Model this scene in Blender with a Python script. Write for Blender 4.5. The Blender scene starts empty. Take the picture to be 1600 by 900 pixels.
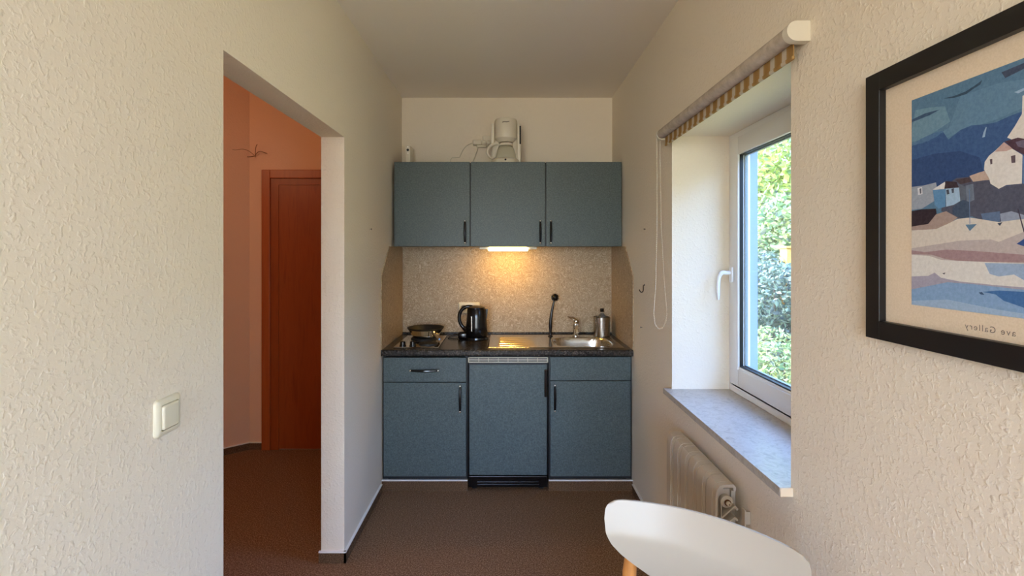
import bpy, bmesh, math, random
from mathutils import Vector, Matrix
random.seed(7)
PI = math.pi
S = bpy.context.scene
COL = S.collection

# ------------------------------------------------------------------ camera
cam_d = bpy.data.cameras.new('camera'); cam = bpy.data.objects.new('camera', cam_d); COL.objects.link(cam)
cam.location = (0, 0, 1.466); cam.rotation_euler = (PI/2, 0, 0)
cam_d.sensor_width = 36; cam_d.lens = 780/1600*36
cam_d.shift_x = 9/1600; cam_d.shift_y = -53/1600
cam_d.clip_start = 0.02; cam_d.clip_end = 200
S.camera = cam

# ------------------------------------------------------------------ colour management, world, lamps
S.view_settings.view_transform = 'Standard'; S.view_settings.look = 'None'
S.view_settings.gamma = 1; S.view_settings.use_curve_mapping = False
S.view_settings.exposure = 0.0
S.cycles.max_bounces = 10; S.cycles.diffuse_bounces = 6; S.cycles.glossy_bounces = 4
S.cycles.transparent_max_bounces = 16; S.cycles.sample_clamp_indirect = 6
S.cycles.caustics_reflective = False; S.cycles.caustics_refractive = False

w = bpy.data.worlds.new('sky'); S.world = w; w.use_nodes = True
nt = w.node_tree; bg = nt.nodes['Background']
sky = nt.nodes.new('ShaderNodeTexSky'); sky.sky_type = 'NISHITA'; sky.sun_disc = False
sky.sun_elevation = math.radians(55); sky.sun_rotation = math.radians(300); sky.air_density = 1.0; sky.dust_density = 1.2; sky.ozone_density = 1.0
wb = nt.nodes.new('ShaderNodeMix'); wb.data_type = 'RGBA'; wb.blend_type = 'MULTIPLY'; wb.inputs[0].default_value = 1
nt.links.new(sky.outputs[0], wb.inputs[6]); wb.inputs[7].default_value = (.80, .95, 1.2, 1)      # daylight seen at a warm indoor white balance
nt.links.new(wb.outputs[2], bg.inputs[0]); bg.inputs[1].default_value = 4.1

def sun_lamp():
    l = bpy.data.lights.new('sun', 'SUN'); l.energy = 11.0; l.angle = math.radians(0.6); l.color = (1, .93, .8)
    o = bpy.data.objects.new('sun', l); COL.objects.link(o)
    o.rotation_euler = Vector((0.46, -0.33, -0.82)).to_track_quat('-Z', 'Y').to_euler()
sun_lamp()

def area(name, loc, direction, sx, sy, energy, color, portal=False):
    l = bpy.data.lights.new(name, 'AREA'); l.shape = 'RECTANGLE'; l.size = sx; l.size_y = sy
    l.energy = energy; l.color = color
    if portal: l.cycles.is_portal = True
    o = bpy.data.objects.new(name, l); COL.objects.link(o); o.location = loc
    o.rotation_euler = Vector(direction).to_track_quat('-Z', 'Z').to_euler()
    return o

area('window_portal', (1.17, 1.86, 1.43), (-1, 0, 0), 1.0, 1.25, 1, (1, 1, 1), portal=True)
area('rear_window_daylight', (-0.75, -2.98, 1.45), (0, 1, .45), 2.0, 1.7, 66, (1.0, .86, .75))
area('balcony_daylight', (0.80, -1.1, 1.2), (-1, 0, -.45), 1.0, 1.9, 46, (.70, .83, 1.0))

# ------------------------------------------------------------------ materials
def lin(c):
    c = c/255
    return c/12.92 if c <= .04045 else ((c+.055)/1.055)**2.4
def rgb(r, g, b): return (lin(r), lin(g), lin(b), 1)

class Mat:
    def __init__(s, name, col=(200, 200, 200), rough=.5, metal=0.0, spec=.5):
        s.m = bpy.data.materials.new(name); s.m.use_nodes = True
        s.nt = s.m.node_tree; s.b = s.nt.nodes['Principled BSDF']
        s.b.inputs['Base Color'].default_value = rgb(*col)
        s.b.inputs['Roughness'].default_value = rough
        s.b.inputs['Metallic'].default_value = metal
        s.b.inputs['Specular IOR Level'].default_value = spec
        s.tc = None
    def n(s, t, **kw):
        x = s.nt.nodes.new(t)
        for k, v in kw.items(): setattr(x, k, v)
        return x
    def coord(s, scale=(1, 1, 1)):
        if s.tc is None: s.tc = s.n('ShaderNodeTexCoord')
        mp = s.n('ShaderNodeMapping'); mp.inputs['Scale'].default_value = scale
        s.nt.links.new(s.tc.outputs['Object'], mp.inputs['Vector'])
        return mp.outputs[0]
    def noise(s, scale, detail=3, rough=.5, dist=0, sc=(1, 1, 1)):
        x = s.n('ShaderNodeTexNoise'); x.inputs['Scale'].default_value = scale
        x.inputs['Detail'].default_value = detail; x.inputs['Roughness'].default_value = rough
        x.inputs['Distortion'].default_value = dist
        s.nt.links.new(s.coord(sc), x.inputs['Vector']); return x.outputs['Fac']
    def ramp(s, fac, stops, interp='LINEAR'):
        r = s.n('ShaderNodeValToRGB'); cr = r.color_ramp; cr.interpolation = interp
        while len(cr.elements) < len(stops): cr.elements.new(.5)
        for e, (p, c) in zip(cr.elements, stops):
            e.position = p; e.color = rgb(*c) if len(c) == 3 else c
        s.nt.links.new(fac, r.inputs[0]); return r.outputs[0]
    def color(s, out): s.nt.links.new(out, s.b.inputs['Base Color']); return s
    def bump(s, fac, strength=.3, dist=.002, prev=None):
        b = s.n('ShaderNodeBump'); b.inputs['Strength'].default_value = strength; b.inputs['Distance'].default_value = dist
        s.nt.links.new(fac, b.inputs['Height'])
        if prev is not None: s.nt.links.new(prev, b.inputs['Normal'])
        s.nt.links.new(b.outputs[0], s.b.inputs['Normal']); return b.outputs[0]

def wall_mat(name, col, dist=.0035, fine=.0007):
    m = Mat(name, col, .85, spec=.25)
    lumps = m.ramp(m.noise(88, 2, .5, .4), [(.46, (0, 0, 0)), (.74, (255, 255, 255))], 'EASE')
    b = m.bump(lumps, .42, dist*.6)
    m.bump(m.noise(170, 3, .6), .5, fine, b)
    return m.m
M = {}
M['wall'] = wall_mat('woodchip white paint', (234, 223, 205))
M['ceiling'] = wall_mat('ceiling paint', (238, 230, 219), .0012, .0005)
M['hallwall'] = wall_mat('hall paint with warm bounce tint', (230, 194, 165), .002)  # peach tint stands in for warm light bounced around the hall
M['reveal'] = wall_mat('exterior blue grey render', (146, 162, 180), .001)
m = Mat('brown needle felt carpet', rough=.95, spec=.1)
m.color(m.ramp(m.noise(150, 5, .85), [(.32, (56, 38, 27)), (.5, (122, 92, 68)), (.68, (196, 164, 134))]))
m.bump(m.noise(190, 3, .7), .6, .003); M['carpet'] = m.m
m = Mat('brown carpet skirting', rough=.95, spec=.1)
m.color(m.ramp(m.noise(170, 4, .8), [(.32, (62, 44, 32)), (.5, (98, 74, 54)), (.68, (142, 114, 88))]))
m.bump(m.noise(600, 2), .5, .002); M['skirt'] = m.m
M['caulk'] = Mat('white skirting bead', (236, 234, 230), .5).m
m = Mat('blue grey laminate', rough=.42, spec=.35)
m.color(m.ramp(m.noise(130, 5, .85), [(.34, (62, 73, 74)), (.5, (81, 93, 94)), (.66, (102, 115, 115))]))
m.bump(m.noise(400, 2), .25, .0006); M['front'] = m.m
M['edge'] = Mat('brownish laminate edge', (92, 100, 98), .5).m
M['black'] = Mat('black carcass', (22, 23, 25), .45).m
M['void'] = Mat('dark recess', (14, 14, 15), .7).m
m = Mat('black speckled worktop', rough=.24, spec=.5)
m.color(m.ramp(m.noise(95, 5, .85), [(.38, (18, 18, 20)), (.5, (38, 35, 34)), (.58, (66, 60, 56)), (.68, (124, 116, 108))]))
m.bump(m.noise(220, 3), .1, .0005); M['worktop'] = m.m
m = Mat('swirled beige backsplash', rough=.42, spec=.4)
m.color(m.ramp(m.noise(13, 2, .5, 2.6), [(.30, (150, 127, 96)), (.36, (196, 176, 146)), (.40, (152, 129, 98)), (.46, (162, 139, 108)), (.49, (204, 185, 156)), (.53, (148, 125, 94)), (.58, (164, 142, 112)), (.61, (198, 178, 148)), (.65, (152, 129, 98))]))
m.bump(m.noise(13, 2, .5, 2.6), .12, .001); M['splash'] = m.m
m = Mat('brushed stainless steel', (214, 208, 198), .2, 1.0)
m.bump(m.noise(40, 2, .5, 0, (1, 30, 1)), .05, .0004); M['steel'] = m.m
M['chrome'] = Mat('polished chrome', (225, 222, 216), .08, 1.0).m
M['satin'] = Mat('satin steel', (190, 185, 178), .2, 1.0).m
M['bplastic'] = Mat('glossy black plastic', (14, 13, 15), .18).m
M['matteblack'] = Mat('black hotplate iron', (20, 18, 17), .55).m
M['wplastic'] = Mat('white plastic', (222, 214, 196), .35).m
M['cream'] = Mat('cream switch plastic', (226, 219, 196), .28).m
M['pvc'] = Mat('white window plastic', (236, 237, 236), .3).m
M['gasket'] = Mat('black rubber gasket', (12, 13, 15), .5).m
m = Mat('orange stained wood', rough=.38)
m.color(m.ramp(m.noise(5, 5, .6, .5, (6, 6, .6)), [(.3, (140, 62, 22)), (.55, (152, 72, 26)), (.75, (128, 54, 18))])); M['door'] = m.m
m = Mat('orange wood frame', rough=.36)
m.color(m.ramp(m.noise(5, 5, .6, .5, (8, 8, .6)), [(.3, (158, 76, 30)), (.6, (172, 88, 38)), (.8, (146, 66, 26))])); M['doorframe'] = m.m
m = Mat('grey beige marble', rough=.28, spec=.55)
m.color(m.ramp(m.noise(26, 8, .7, 1.4), [(.3, (150, 140, 128)), (.45, (176, 166, 153)), (.55, (190, 181, 169)), (.7, (162, 151, 138))])); M['marble'] = m.m
M['sillend'] = Mat('beige sill end', (226, 205, 176), .4).m
m = Mat('painted radiator', (196, 184, 165), .35); M['rad'] = m.m
M['brass'] = Mat('bronze plug ring', (120, 82, 52), .3, .9).m
m = Mat('beige blind fabric', rough=.9, spec=.1)
m.color(m.ramp(m.noise(30, 3, .6), [(.35, (176, 164, 150)), (.65, (200, 188, 174))])); M['blind'] = m.m
m = Mat('ochre blocked fabric', rough=.9, spec=.1)
wv = m.n('ShaderNodeTexWave', wave_type='BANDS', bands_direction='Y'); wv.inputs['Scale'].default_value = 5.2; wv.inputs['Distortion'].default_value = .9; wv.inputs['Detail'].default_value = 1
m.nt.links.new(m.coord(), wv.inputs['Vector'])
m.color(m.ramp(wv.outputs['Fac'], [(.26, (196, 186, 168)), (.36, (170, 138, 92)), (.9, (158, 124, 76))])); M['stripe'] = m.m
M['shell'] = Mat('white chair shell', (184, 174, 158), .34, spec=.4).m
m = Mat('chair beech wood', rough=.4)
m.color(m.ramp(m.noise(6, 4, .6, .3, (8, 8, .8)), [(.3, (176, 112, 54)), (.7, (205, 142, 78))])); M['wood'] = m.m
M['frame'] = Mat('black picture frame', (16, 16, 18), .4).m
m = Mat('cream mat board', rough=.8); m.color(m.ramp(m.noise(300, 2), [(.3, (222, 203, 176)), (.7, (232, 214, 190))])); M['matboard'] = m.m
M['ink'] = Mat('grey caption ink', (120, 110, 100), .8).m
M['nail'] = Mat('dark metal hook', (70, 60, 52), .4, .7).m
M['wire'] = Mat('brown wire', (120, 74, 48), .6).m
M['cable'] = Mat('grey cable', (205, 196, 176), .5).m
m = Mat('clear bottle plastic', (235, 240, 240), .1); m.b.inputs['Transmission Weight'].default_value = .85; m.b.inputs['IOR'].default_value = 1.3; M['clear'] = m.m
def glassmat(name, tint, f0):
    mt = bpy.data.materials.new(name); mt.use_nodes = True; t = mt.node_tree
    for x in list(t.nodes): t.nodes.remove(x)
    out = t.nodes.new('ShaderNodeOutputMaterial'); mx = t.nodes.new('ShaderNodeMixShader')
    tr = t.nodes.new('ShaderNodeBsdfTransparent'); gl = t.nodes.new('ShaderNodeBsdfGlossy'); lw = t.nodes.new('ShaderNodeLayerWeight')
    lw.inputs[0].default_value = .5; gl.inputs['Roughness'].default_value = .02; tr.inputs[0].default_value = tint
    p = t.nodes.new('ShaderNodeMath'); p.operation = 'POWER'; p.inputs[1].default_value = 5
    q = t.nodes.new('ShaderNodeMath'); q.operation = 'MULTIPLY_ADD'; q.inputs[1].default_value = 1-f0; q.inputs[2].default_value = f0
    t.links.new(lw.outputs['Facing'], p.inputs[0]); t.links.new(p.outputs[0], q.inputs[0])
    t.links.new(q.outputs[0], mx.inputs[0]); t.links.new(tr.outputs[0], mx.inputs[1]); t.links.new(gl.outputs[0], mx.inputs[2]); t.links.new(mx.outputs[0], out.inputs[0])
    return mt
M['glass'] = glassmat('window glass', (.97, .98, .975, 1), .035)
M['carafe'] = glassmat('carafe glass', (.82, .82, .76, 1), .06)
def leafmat(name, cols, trans=.35):
    m = Mat(name, cols[0], .45)
    g = m.n('ShaderNodeNewGeometry')
    c = m.ramp(g.outputs['Random Per Island'], [(i/(len(cols)-1), k) for i, k in enumerate(cols)])
    m.color(c)
    tl = m.n('ShaderNodeBsdfTranslucent'); mx = m.n('ShaderNodeMixShader'); mx.inputs[0].default_value = trans
    m.nt.links.new(c, tl.inputs[0]); out = m.nt.nodes['Material Output']
    m.nt.links.new(m.b.outputs[0], mx.inputs[1]); m.nt.links.new(tl.outputs[0], mx.inputs[2]); m.nt.links.new(mx.outputs[0], out.inputs[0])
    return m.m
M['leaf_bright'] = leafmat('bright leaves', [(118, 142, 62), (158, 176, 84), (206, 204, 112), (92, 120, 78), (176, 176, 120)])
M['leaf_mid'] = leafmat('mid green leaves', [(84, 112, 74), (118, 142, 92), (160, 172, 104), (188, 192, 140), (96, 104, 96)])
M['leaf_dark'] = leafmat('dark blue green leaves', [(70, 88, 78), (92, 112, 98), (124, 144, 116), (72, 84, 86), (150, 160, 130)])
M['leaf_yellow'] = leafmat('yellow green leaves', [(200, 190, 80), (170, 185, 70), (220, 200, 100)])
M['bark'] = Mat('bark', (96, 80, 64), .9).m
m = Mat('garden lawn', rough=.95); m.color(m.ramp(m.noise(9, 6, .8), [(.3, (126, 116, 66)), (.55, (164, 150, 96)), (.75, (188, 174, 124))])); M['lawn'] = m.m
m = Mat('yellow timber', rough=.7); m.color(m.ramp(m.noise(8, 4, .6, .2, (6, 6, 1)), [(.3, (206, 150, 62)), (.7, (228, 178, 88))])); M['timber'] = m.m
M['stone'] = Mat('pale kerb stone', (206, 204, 200), .8).m

# ------------------------------------------------------------------ mesh helpers
def bm_new(): return bmesh.new()
def setmi(geom, mi):
    for f in geom: f.material_index = mi
def box(bm, x0, x1, y0, y1, z0, z1, mi=0, bev=0, seg=2):
    vs = [bm.verts.new(p) for p in ((x0,y0,z0),(x1,y0,z0),(x1,y1,z0),(x0,y1,z0),(x0,y0,z1),(x1,y0,z1),(x1,y1,z1),(x0,y1,z1))]
    fs = [bm.faces.new([vs[i] for i in q]) for q in ((3,2,1,0),(4,5,6,7),(0,1,5,4),(1,2,6,5),(2,3,7,6),(3,0,4,7))]
    setmi(fs, mi)
    if bev:
        es = {e for f in fs for e in f.edges}
        r = bmesh.ops.bevel(bm, geom=list(es), offset=bev, segments=seg, affect='EDGES', profile=.5)
        setmi(r['faces'], mi)
    return vs
def prism(bm, pts, axis, a, b, mi=0):
    """pts: 2D outline; extruded along axis ('x','y','z') from a to b"""
    def P(p, t):
        if axis == 'x': return (t, p[0], p[1])
        if axis == 'y': return (p[0], t, p[1])
        return (p[0], p[1], t)
    A = [bm.verts.new(P(p, a)) for p in pts]; B = [bm.verts.new(P(p, b)) for p in pts]
    n = len(pts); fs = [bm.faces.new(A), bm.faces.new(B[::-1])]
    for i in range(n): fs.append(bm.faces.new([A[i], B[i], B[(i+1) % n], A[(i+1) % n]]))
    setmi(fs, mi); bmesh.ops.recalc_face_normals(bm, faces=fs); return fs
def lathe(bm, prof, c, seg=32, mi=0, sx=1, sy=1, cap=True, rot=None):
    """prof: list of (r, z). c: centre. rot: Matrix applied before translation"""
    rings = []
    for r, z in prof:
        ring = []
        for i in range(seg):
            a = 2*PI*i/seg
            v = Vector((r*math.cos(a)*sx, r*math.sin(a)*sy, z))
            if rot is not None: v = rot @ v
            ring.append(bm.verts.new(v + Vector(c)))
        rings.append(ring)
    fs = []
    for a, b in zip(rings, rings[1:]):
        for i in range(seg):
            fs.append(bm.faces.new([a[i], a[(i+1) % seg], b[(i+1) % seg], b[i]]))
    if cap:
        if prof[0][0] > 1e-5: fs.append(bm.faces.new(rings[0][::-1]))
        if prof[-1][0] > 1e-5: fs.append(bm.faces.new(rings[-1]))
    setmi(fs, mi); return fs
def tube(bm, pts, r, seg=10, mi=0, closed=False, radii=None):
    pts = [Vector(p) for p in pts]; n = len(pts); rings = []; prev = None
    for i, p in enumerate(pts):
        if closed: t = pts[(i+1) % n] - pts[i-1]
        else: t = (pts[min(i+1, n-1)] - pts[max(i-1, 0)])
        t.normalize()
        if prev is None:
            u = t.orthogonal().normalized()
        else:
            u = prev - t*prev.dot(t)
            u = u.normalized() if u.length > 1e-6 else t.orthogonal().normalized()
        prev = u; v = t.cross(u); rr = radii[i] if radii else r
        rings.append([bm.verts.new(p + (u*math.cos(2*PI*k/seg) + v*math.sin(2*PI*k/seg))*rr) for k in range(seg)])
    fs = []
    pairs = list(zip(rings, rings[1:])) + ([(rings[-1], rings[0])] if closed else [])
    for a, b in pairs:
        for k in range(seg): fs.append(bm.faces.new([a[k], a[(k+1) % seg], b[(k+1) % seg], b[k]]))
    if not closed: fs += [bm.faces.new(rings[0][::-1]), bm.faces.new(rings[-1])]
    setmi(fs, mi); return fs
def bez(p0, p1, p2, p3, n=12):
    out = []
    for i in range(n+1):
        t = i/n; a = (1-t)**3; b = 3*t*(1-t)**2; c = 3*t*t*(1-t); d = t**3
        out.append(Vector(p0)*a + Vector(p1)*b + Vector(p2)*c + Vector(p3)*d)
    return out
def ball(bm, c, r, mi=0, seg=12, sz=1):
    prof = [(max(1e-6, r*math.sin(PI*i/8)), -r*sz*math.cos(PI*i/8)) for i in range(9)]
    fs = lathe(bm, prof, c, seg, mi, cap=False); return fs

ORG = {}
def obj(name, bm, mats, parent=None, origin=None, smooth=False, angle=35):
    me = bpy.data.meshes.new(name)
    if not isinstance(mats, (list, tuple)): mats = [mats]
    org = Vector(ORG[parent.name]) if parent is not None else Vector(origin or (0, 0, 0))
    bmesh.ops.remove_doubles(bm, verts=bm.verts, dist=1e-6)
    bmesh.ops.translate(bm, verts=bm.verts, vec=-org)
    if smooth:
        for f in bm.faces: f.smooth = True
        lim = math.radians(angle)
        for e in bm.edges:
            if len(e.link_faces) == 2 and e.calc_face_angle(0) > lim: e.smooth = False
    bm.to_mesh(me); bm.free()
    for k in mats: me.materials.append(M[k])
    o = bpy.data.objects.new(name, me); COL.objects.link(o)
    if parent is not None: o.parent = parent
    else: o.location = org
    ORG[o.name] = org; return o
def tag(o, label, cat, group=None):
    o['label'] = label; o['category'] = cat
    if group: o['group'] = group
    return o
def thing(name, label, cat, loc, group=None):
    o = bpy.data.objects.new(name, None); COL.objects.link(o); o.location = loc; o.empty_display_size = .05
    ORG[o.name] = Vector(loc); return tag(o, label, cat, group)
def struct(name, bm, mats, parent=None, **k):
    o = obj(name, bm, mats, parent, **k)
    if parent is None: o['kind'] = 'structure'
    return o

# ------------------------------------------------------------------ the room shell
XL, XR, YB, ZC = -.77, .782, 3.686, 2.62
XH = -.88                   # hall side of the left wall
L0, L1, LH = 1.359, 2.374, 2.022   # opening to the hall
W0, W1, WS, WH = 1.371, 2.355, .829, 2.022   # window opening
bm = bm_new(); box(bm, -3.4, 1.16, -3.2, 4.1, -.1, 0); struct('floor', bm, 'carpet')
bm = bm_new(); box(bm, XL-.001, 1.16, -3.2, 3.8, ZC, ZC+.25); box(bm, -3.4, XL-.001, -3.2, .3, ZC, ZC+.25); struct('ceiling', bm, 'ceiling')
bm = bm_new(); box(bm, -3.4, XL-.001, .3, 4.1, 2.85, 3.0); struct('ceiling_hall', bm, 'hallwall')
bm = bm_new(); box(bm, XL-.0, XR+.0, YB, YB+.2, 0, ZC); struct('wall_back', bm, 'wall')
bm = bm_new()
box(bm, XH, XL, .3, L0, 0, 2.85); box(bm, XH, XL, L1, YB+.2, 0, 2.85); box(bm, XH, XL, L0, L1, LH, 2.85)
struct('wall_left', bm, 'wall')
bm = bm_new(); box(bm, -3.4, XH, .18, .3, 0, 3.0); box(bm, XH, XL, .18, .3, 0, ZC); struct('wall_left_return', bm, 'wall')
bm = bm_new(); box(bm, -3.52, -3.4, -3.2, 4.1, 0, 3.0); struct('wall_far_left', bm, 'wall')
bm = bm_new()
RX0, RX1 = -1.75, .25
box(bm, -3.4, RX0, -3.2, -3.0, 0, ZC); box(bm, RX1, 1.16, -3.2, -3.0, 0, ZC)
box(bm, RX0, RX1, -3.2, -3.0, 0, .55); box(bm, RX0, RX1, -3.2, -3.0, 2.35, ZC); struct('wall_rear', bm, 'wall')
bm = bm_new()
box(bm, XR, 1.16, -3.0, -1.65, 0, ZC); box(bm, XR, 1.16, -.55, W0, 0, ZC); box(bm, XR, 1.16, -1.65, -.55, 2.2, ZC); box(bm, XR, 1.16, W1, YB+.2, 0, ZC)
box(bm, XR, 1.16, W0, W1, 0, WS-.025); box(bm, XR, 1.16, W0, W1, WH, ZC)
struct('wall_right', bm, 'wall')
# exterior rebate of the window opening
bm = bm_new()
box(bm, 1.105, 1.162, W1-.047, W1, WS-.02, WH); box(bm, 1.105, 1.162, W0, W0+.047, WS-.02, WH)
box(bm, 1.105, 1.162, W0, W1, WH-.05, WH); struct('trim_1', bm, 'reveal')
bm = bm_new(); prism(bm, [(1.09, WS+.0), (1.24, WS-.04), (1.24, WS-.05), (1.09, WS-.02)], 'y', W0+.03, W1-.03); struct('trim_2', bm, 'reveal')
# hall end walls
bm = bm_new(); box(bm, -1.928, XH, 3.75, 3.9, 0, 2.85); struct('wall_hall_back', bm, 'hallwall')
bm = bm_new(); prism(bm, [(-1.928, 3.75), (-1.928, 3.9), (-3.4, 2.64), (-3.4, 2.49)], 'z', 0, 2.85); struct('wall_hall_corner', bm, 'hallwall')

# skirting: carpet strip with a white bead along its top
def skirt(name, a, b, n, h=.05, t=.009):
    a = Vector((*a, 0)); b = Vector((*b, 0)); n = Vector((*n, 0))*t
    bm = bm_new()
    def quadbox(z0, z1, k, mi):
        P = [a, b, b+n*k, a+n*k]
        lo = [bm.verts.new(p+Vector((0, 0, z0))) for p in P]; hi = [bm.verts.new(p+Vector((0, 0, z1))) for p in P]
        fs = [bm.faces.new(lo), bm.faces.new(hi[::-1])]
        for i in range(4): fs.append(bm.faces.new([lo[i], hi[i], hi[(i+1) % 4], lo[(i+1) % 4]]))
        setmi(fs, mi); bmesh.ops.recalc_face_normals(bm, faces=fs)
    quadbox(0, h, 1, 0); quadbox(h+.0002, h+.0065, 1.25, 1)
    return struct(name, bm, ['skirt', 'caulk'])
skirt('baseboard_left', (XL, L1-.009), (XL, 3.06), (1, 0))
skirt('baseboard_left_near', (XL, .3), (XL, L0), (1, 0))
skirt('baseboard_pillar', (XH-.009, L1), (XL+.009, L1), (0, -1))
skirt('baseboard_right', (XR, 3.06), (XR, -3.0), (-1, 0))
skirt('baseboard_kitchen_left', (XL, 3.10), (-.239, 3.10), (0, -1), .062, .012)
skirt('baseboard_kitchen_right', (.263, 3.10), (XR, 3.10), (0, -1), .062, .012)
skirt('baseboard_hall', (-1.928, 3.75), (-1.83, 3.75), (0, -1))
skirt('baseboard_hall_corner', (-3.4, 2.49), (-1.928, 3.75), (.65, -.76))

# ------------------------------------------------------------------ hall door
d = bpy.data.objects.new('door_1', None); COL.objects.link(d); d.location = (-1.4, 3.75, 0); ORG[d.name] = Vector((-1.4, 3.75, 0)); d['kind'] = 'structure'
bm = bm_new()
for x0, x1 in ((-1.828, -1.765), (-.955, -.892)): box(bm, x0, x1, 3.725, 3.75, 0, 2.096, bev=.004)
box(bm, -1.765, -.955, 3.725, 3.75, 2.033, 2.096, bev=.004)
obj('door_frame', bm, 'doorframe', d)
bm = bm_new()
for x0, x1 in ((-1.765, -1.705), (-.955+.0, -.935)): box(bm, x0, x1, 3.7385, 3.75, 0, 2.033)
box(bm, -1.705, -.955, 3.7385, 3.75, 1.985, 2.033)
obj('door_lining', bm, 'door', d)
bm = bm_new(); box(bm, -1.705, -.955, 3.741, 3.7499, .006, 1.985, bev=.003); obj('door_leaf', bm, 'door', d)
bm = bm_new(); box(bm, -1.05, -1.02, 3.732, 3.741, .96, 1.14, bev=.003); tube(bm, [(-1.035, 3.735, 1.06), (-1.035, 3.70, 1.06), (-1.05, 3.69, 1.06), (-1.14, 3.69, 1.06)], .008)
obj('door_handle', bm, 'satin', d, smooth=True)

def hall_fill():  # unseen lamp added to brighten the dim hall walls
    t = thing('hall_fill_lamp', 'added fill lamp with round shade, out of view in the hall', 'lamp', (-2.35, 2.1, 2.85))
    bm = bm_new(); lathe(bm, [(.001, -.10), (.07, -.095), (.12, -.07), (.145, -.02), (.145, 0)], (-2.35, 2.1, 2.849), 32, cap=False); obj('fill_lamp_shade', bm, 'wplastic', t, smooth=True)
    l = bpy.data.lights.new('hall_fill_light', 'POINT'); l.energy = 15; l.color = (1, .60, .34); l.shadow_soft_size = .1
    o = bpy.data.objects.new('hall_fill_light', l); COL.objects.link(o); o.parent = t; o.location = (0, 0, -.35)
hall_fill()
# bare wires poking out of the hall wall
bm = bm_new()
tube(bm, bez((-1.885, 3.75, 2.195), (-1.87, 3.72, 2.20), (-1.86, 3.70, 2.28), (-1.84, 3.69, 2.275)), .0022, 6)
tube(bm, bez((-1.885, 3.74, 2.20), (-1.83, 3.71, 2.26), (-1.80, 3.69, 2.21), (-1.768, 3.69, 2.212)), .0024, 6)
tube(bm, bez((-1.885, 3.74, 2.20), (-1.90, 3.71, 2.19), (-1.905, 3.70, 2.185), (-1.915, 3.69, 2.185)), .003, 6)
tube(bm, bez((-1.885, 3.73, 2.205), (-1.93, 3.66, 2.27), (-1.95, 3.63, 2.21), (-1.985, 3.62, 2.225)), .0018, 6)
tag(obj('wire_ends', bm, 'wire', origin=(-1.885, 3.75, 2.2), smooth=True), 'thin bent brown wire ends sticking out of the hall wall above the wooden door', 'wire')

# ------------------------------------------------------------------ window
wn = bpy.data.objects.new('window_1', None); COL.objects.link(wn); wn.location = (1.05, 1.863, WS); ORG[wn.name] = Vector(wn.location); wn['kind'] = 'structure'
def ring(bm, x0, x1, ya, yb, za, zb, t, mi=0, bev=0):
    box(bm, x0, x1, ya, ya+t, za, zb, mi, bev); box(bm, x0, x1, yb-t, yb, za, zb, mi, bev)
    box(bm, x0, x1, ya+t*.98, yb-t*.98, za, za+t, mi, bev); box(bm, x0, x1, ya+t*.98, yb-t*.98, zb-t, zb, mi, bev)
bm = bm_new(); ring(bm, 1.052, 1.105, W0+.001, W1-.001, WS+.001, WH-.001, .046); box(bm, 1.052, 1.105, W0+.03, W1-.03, WS+.03, WS+.072); obj('window_frame', bm, 'pvc', wn)
bm = bm_new(); ring(bm, 1.041, 1.10, W0+.028, W1-.028, WS+.040, WH-.028, .080, bev=.005); obj('window_sash', bm, 'pvc', wn, smooth=True)
bm = bm_new(); ring(bm, 1.047, 1.07, W0+.093, W1-.093, WS+.117, WH-.093, .012, bev=.003); obj('glazing_bead', bm, 'pvc', wn)
bm = bm_new(); ring(bm, 1.0505, 1.0655, W0+.1045, W1-.1045, WS+.1285, WH-.1045, .006); obj('gasket', bm, 'gasket', wn)
M['spacer'] = Mat('grey glass spacer', (150, 160, 160), .4).m
bm = bm_new(); ring(bm, 1.0725, 1.085, W0+.095, W1-.095, WS+.119, WH-.095, .019); obj('pane_spacer', bm, 'spacer', wn)
bm = bm_new(); box(bm, 1.066, 1.070, W0+.099, W1-.099, WS+.123, WH-.099); obj('window_pane', bm, 'glass', wn)
bm = bm_new()
hy = 2.288; hz = 1.372
box(bm, 1.026, 1.037, hy-.015, hy+.015, hz-.035, hz+.035, bev=.004)
tube(bm, [(1.036, hy, hz+.008), (.998, hy, hz+.008)], .0095, 12)
tube(bm, bez((1.004, hy, hz+.009), (.975, hy, hz+.016), (.966, hy, hz-.02), (.972, hy, hz-.115), 14), .0085, 12, radii=[.0095]*5+[.0085]*8+[.0075, .005])
obj('window_handle', bm, 'pvc', wn, smooth=True)
# balcony door behind the camera
w3 = bpy.data.objects.new('window_3', None); COL.objects.link(w3); w3.location = (1.0, -1.1, 0); ORG[w3.name] = Vector(w3.location); w3['kind'] = 'structure'
bm = bm_new(); ring(bm, .96, 1.03, -1.65, -.55, 0, 2.2, .08); box(bm, .965, 1.02, -1.14, -1.06, .08, 2.12); obj('window_frame', bm, 'pvc', w3)
# rear window
w2 = bpy.data.objects.new('window_2', None); COL.objects.link(w2); w2.location = (-.75, -3.1, .55); ORG[w2.name] = Vector(w2.location); w2['kind'] = 'structure'
bm = bm_new()
for x0, x1 in ((RX0, RX0+.07), (-.79, -.71), (RX1-.07, RX1)): box(bm, x0, x1, -3.15, -3.09, .55, 2.35)
for z0, z1 in ((.55, .62), (2.28, 2.35)): box(bm, RX0+.07, -.79, -3.15, -3.09, z0, z1); box(bm, -.71, RX1-.07, -3.15, -3.09, z0, z1)
obj('window_frame', bm, 'pvc', w2)

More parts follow.
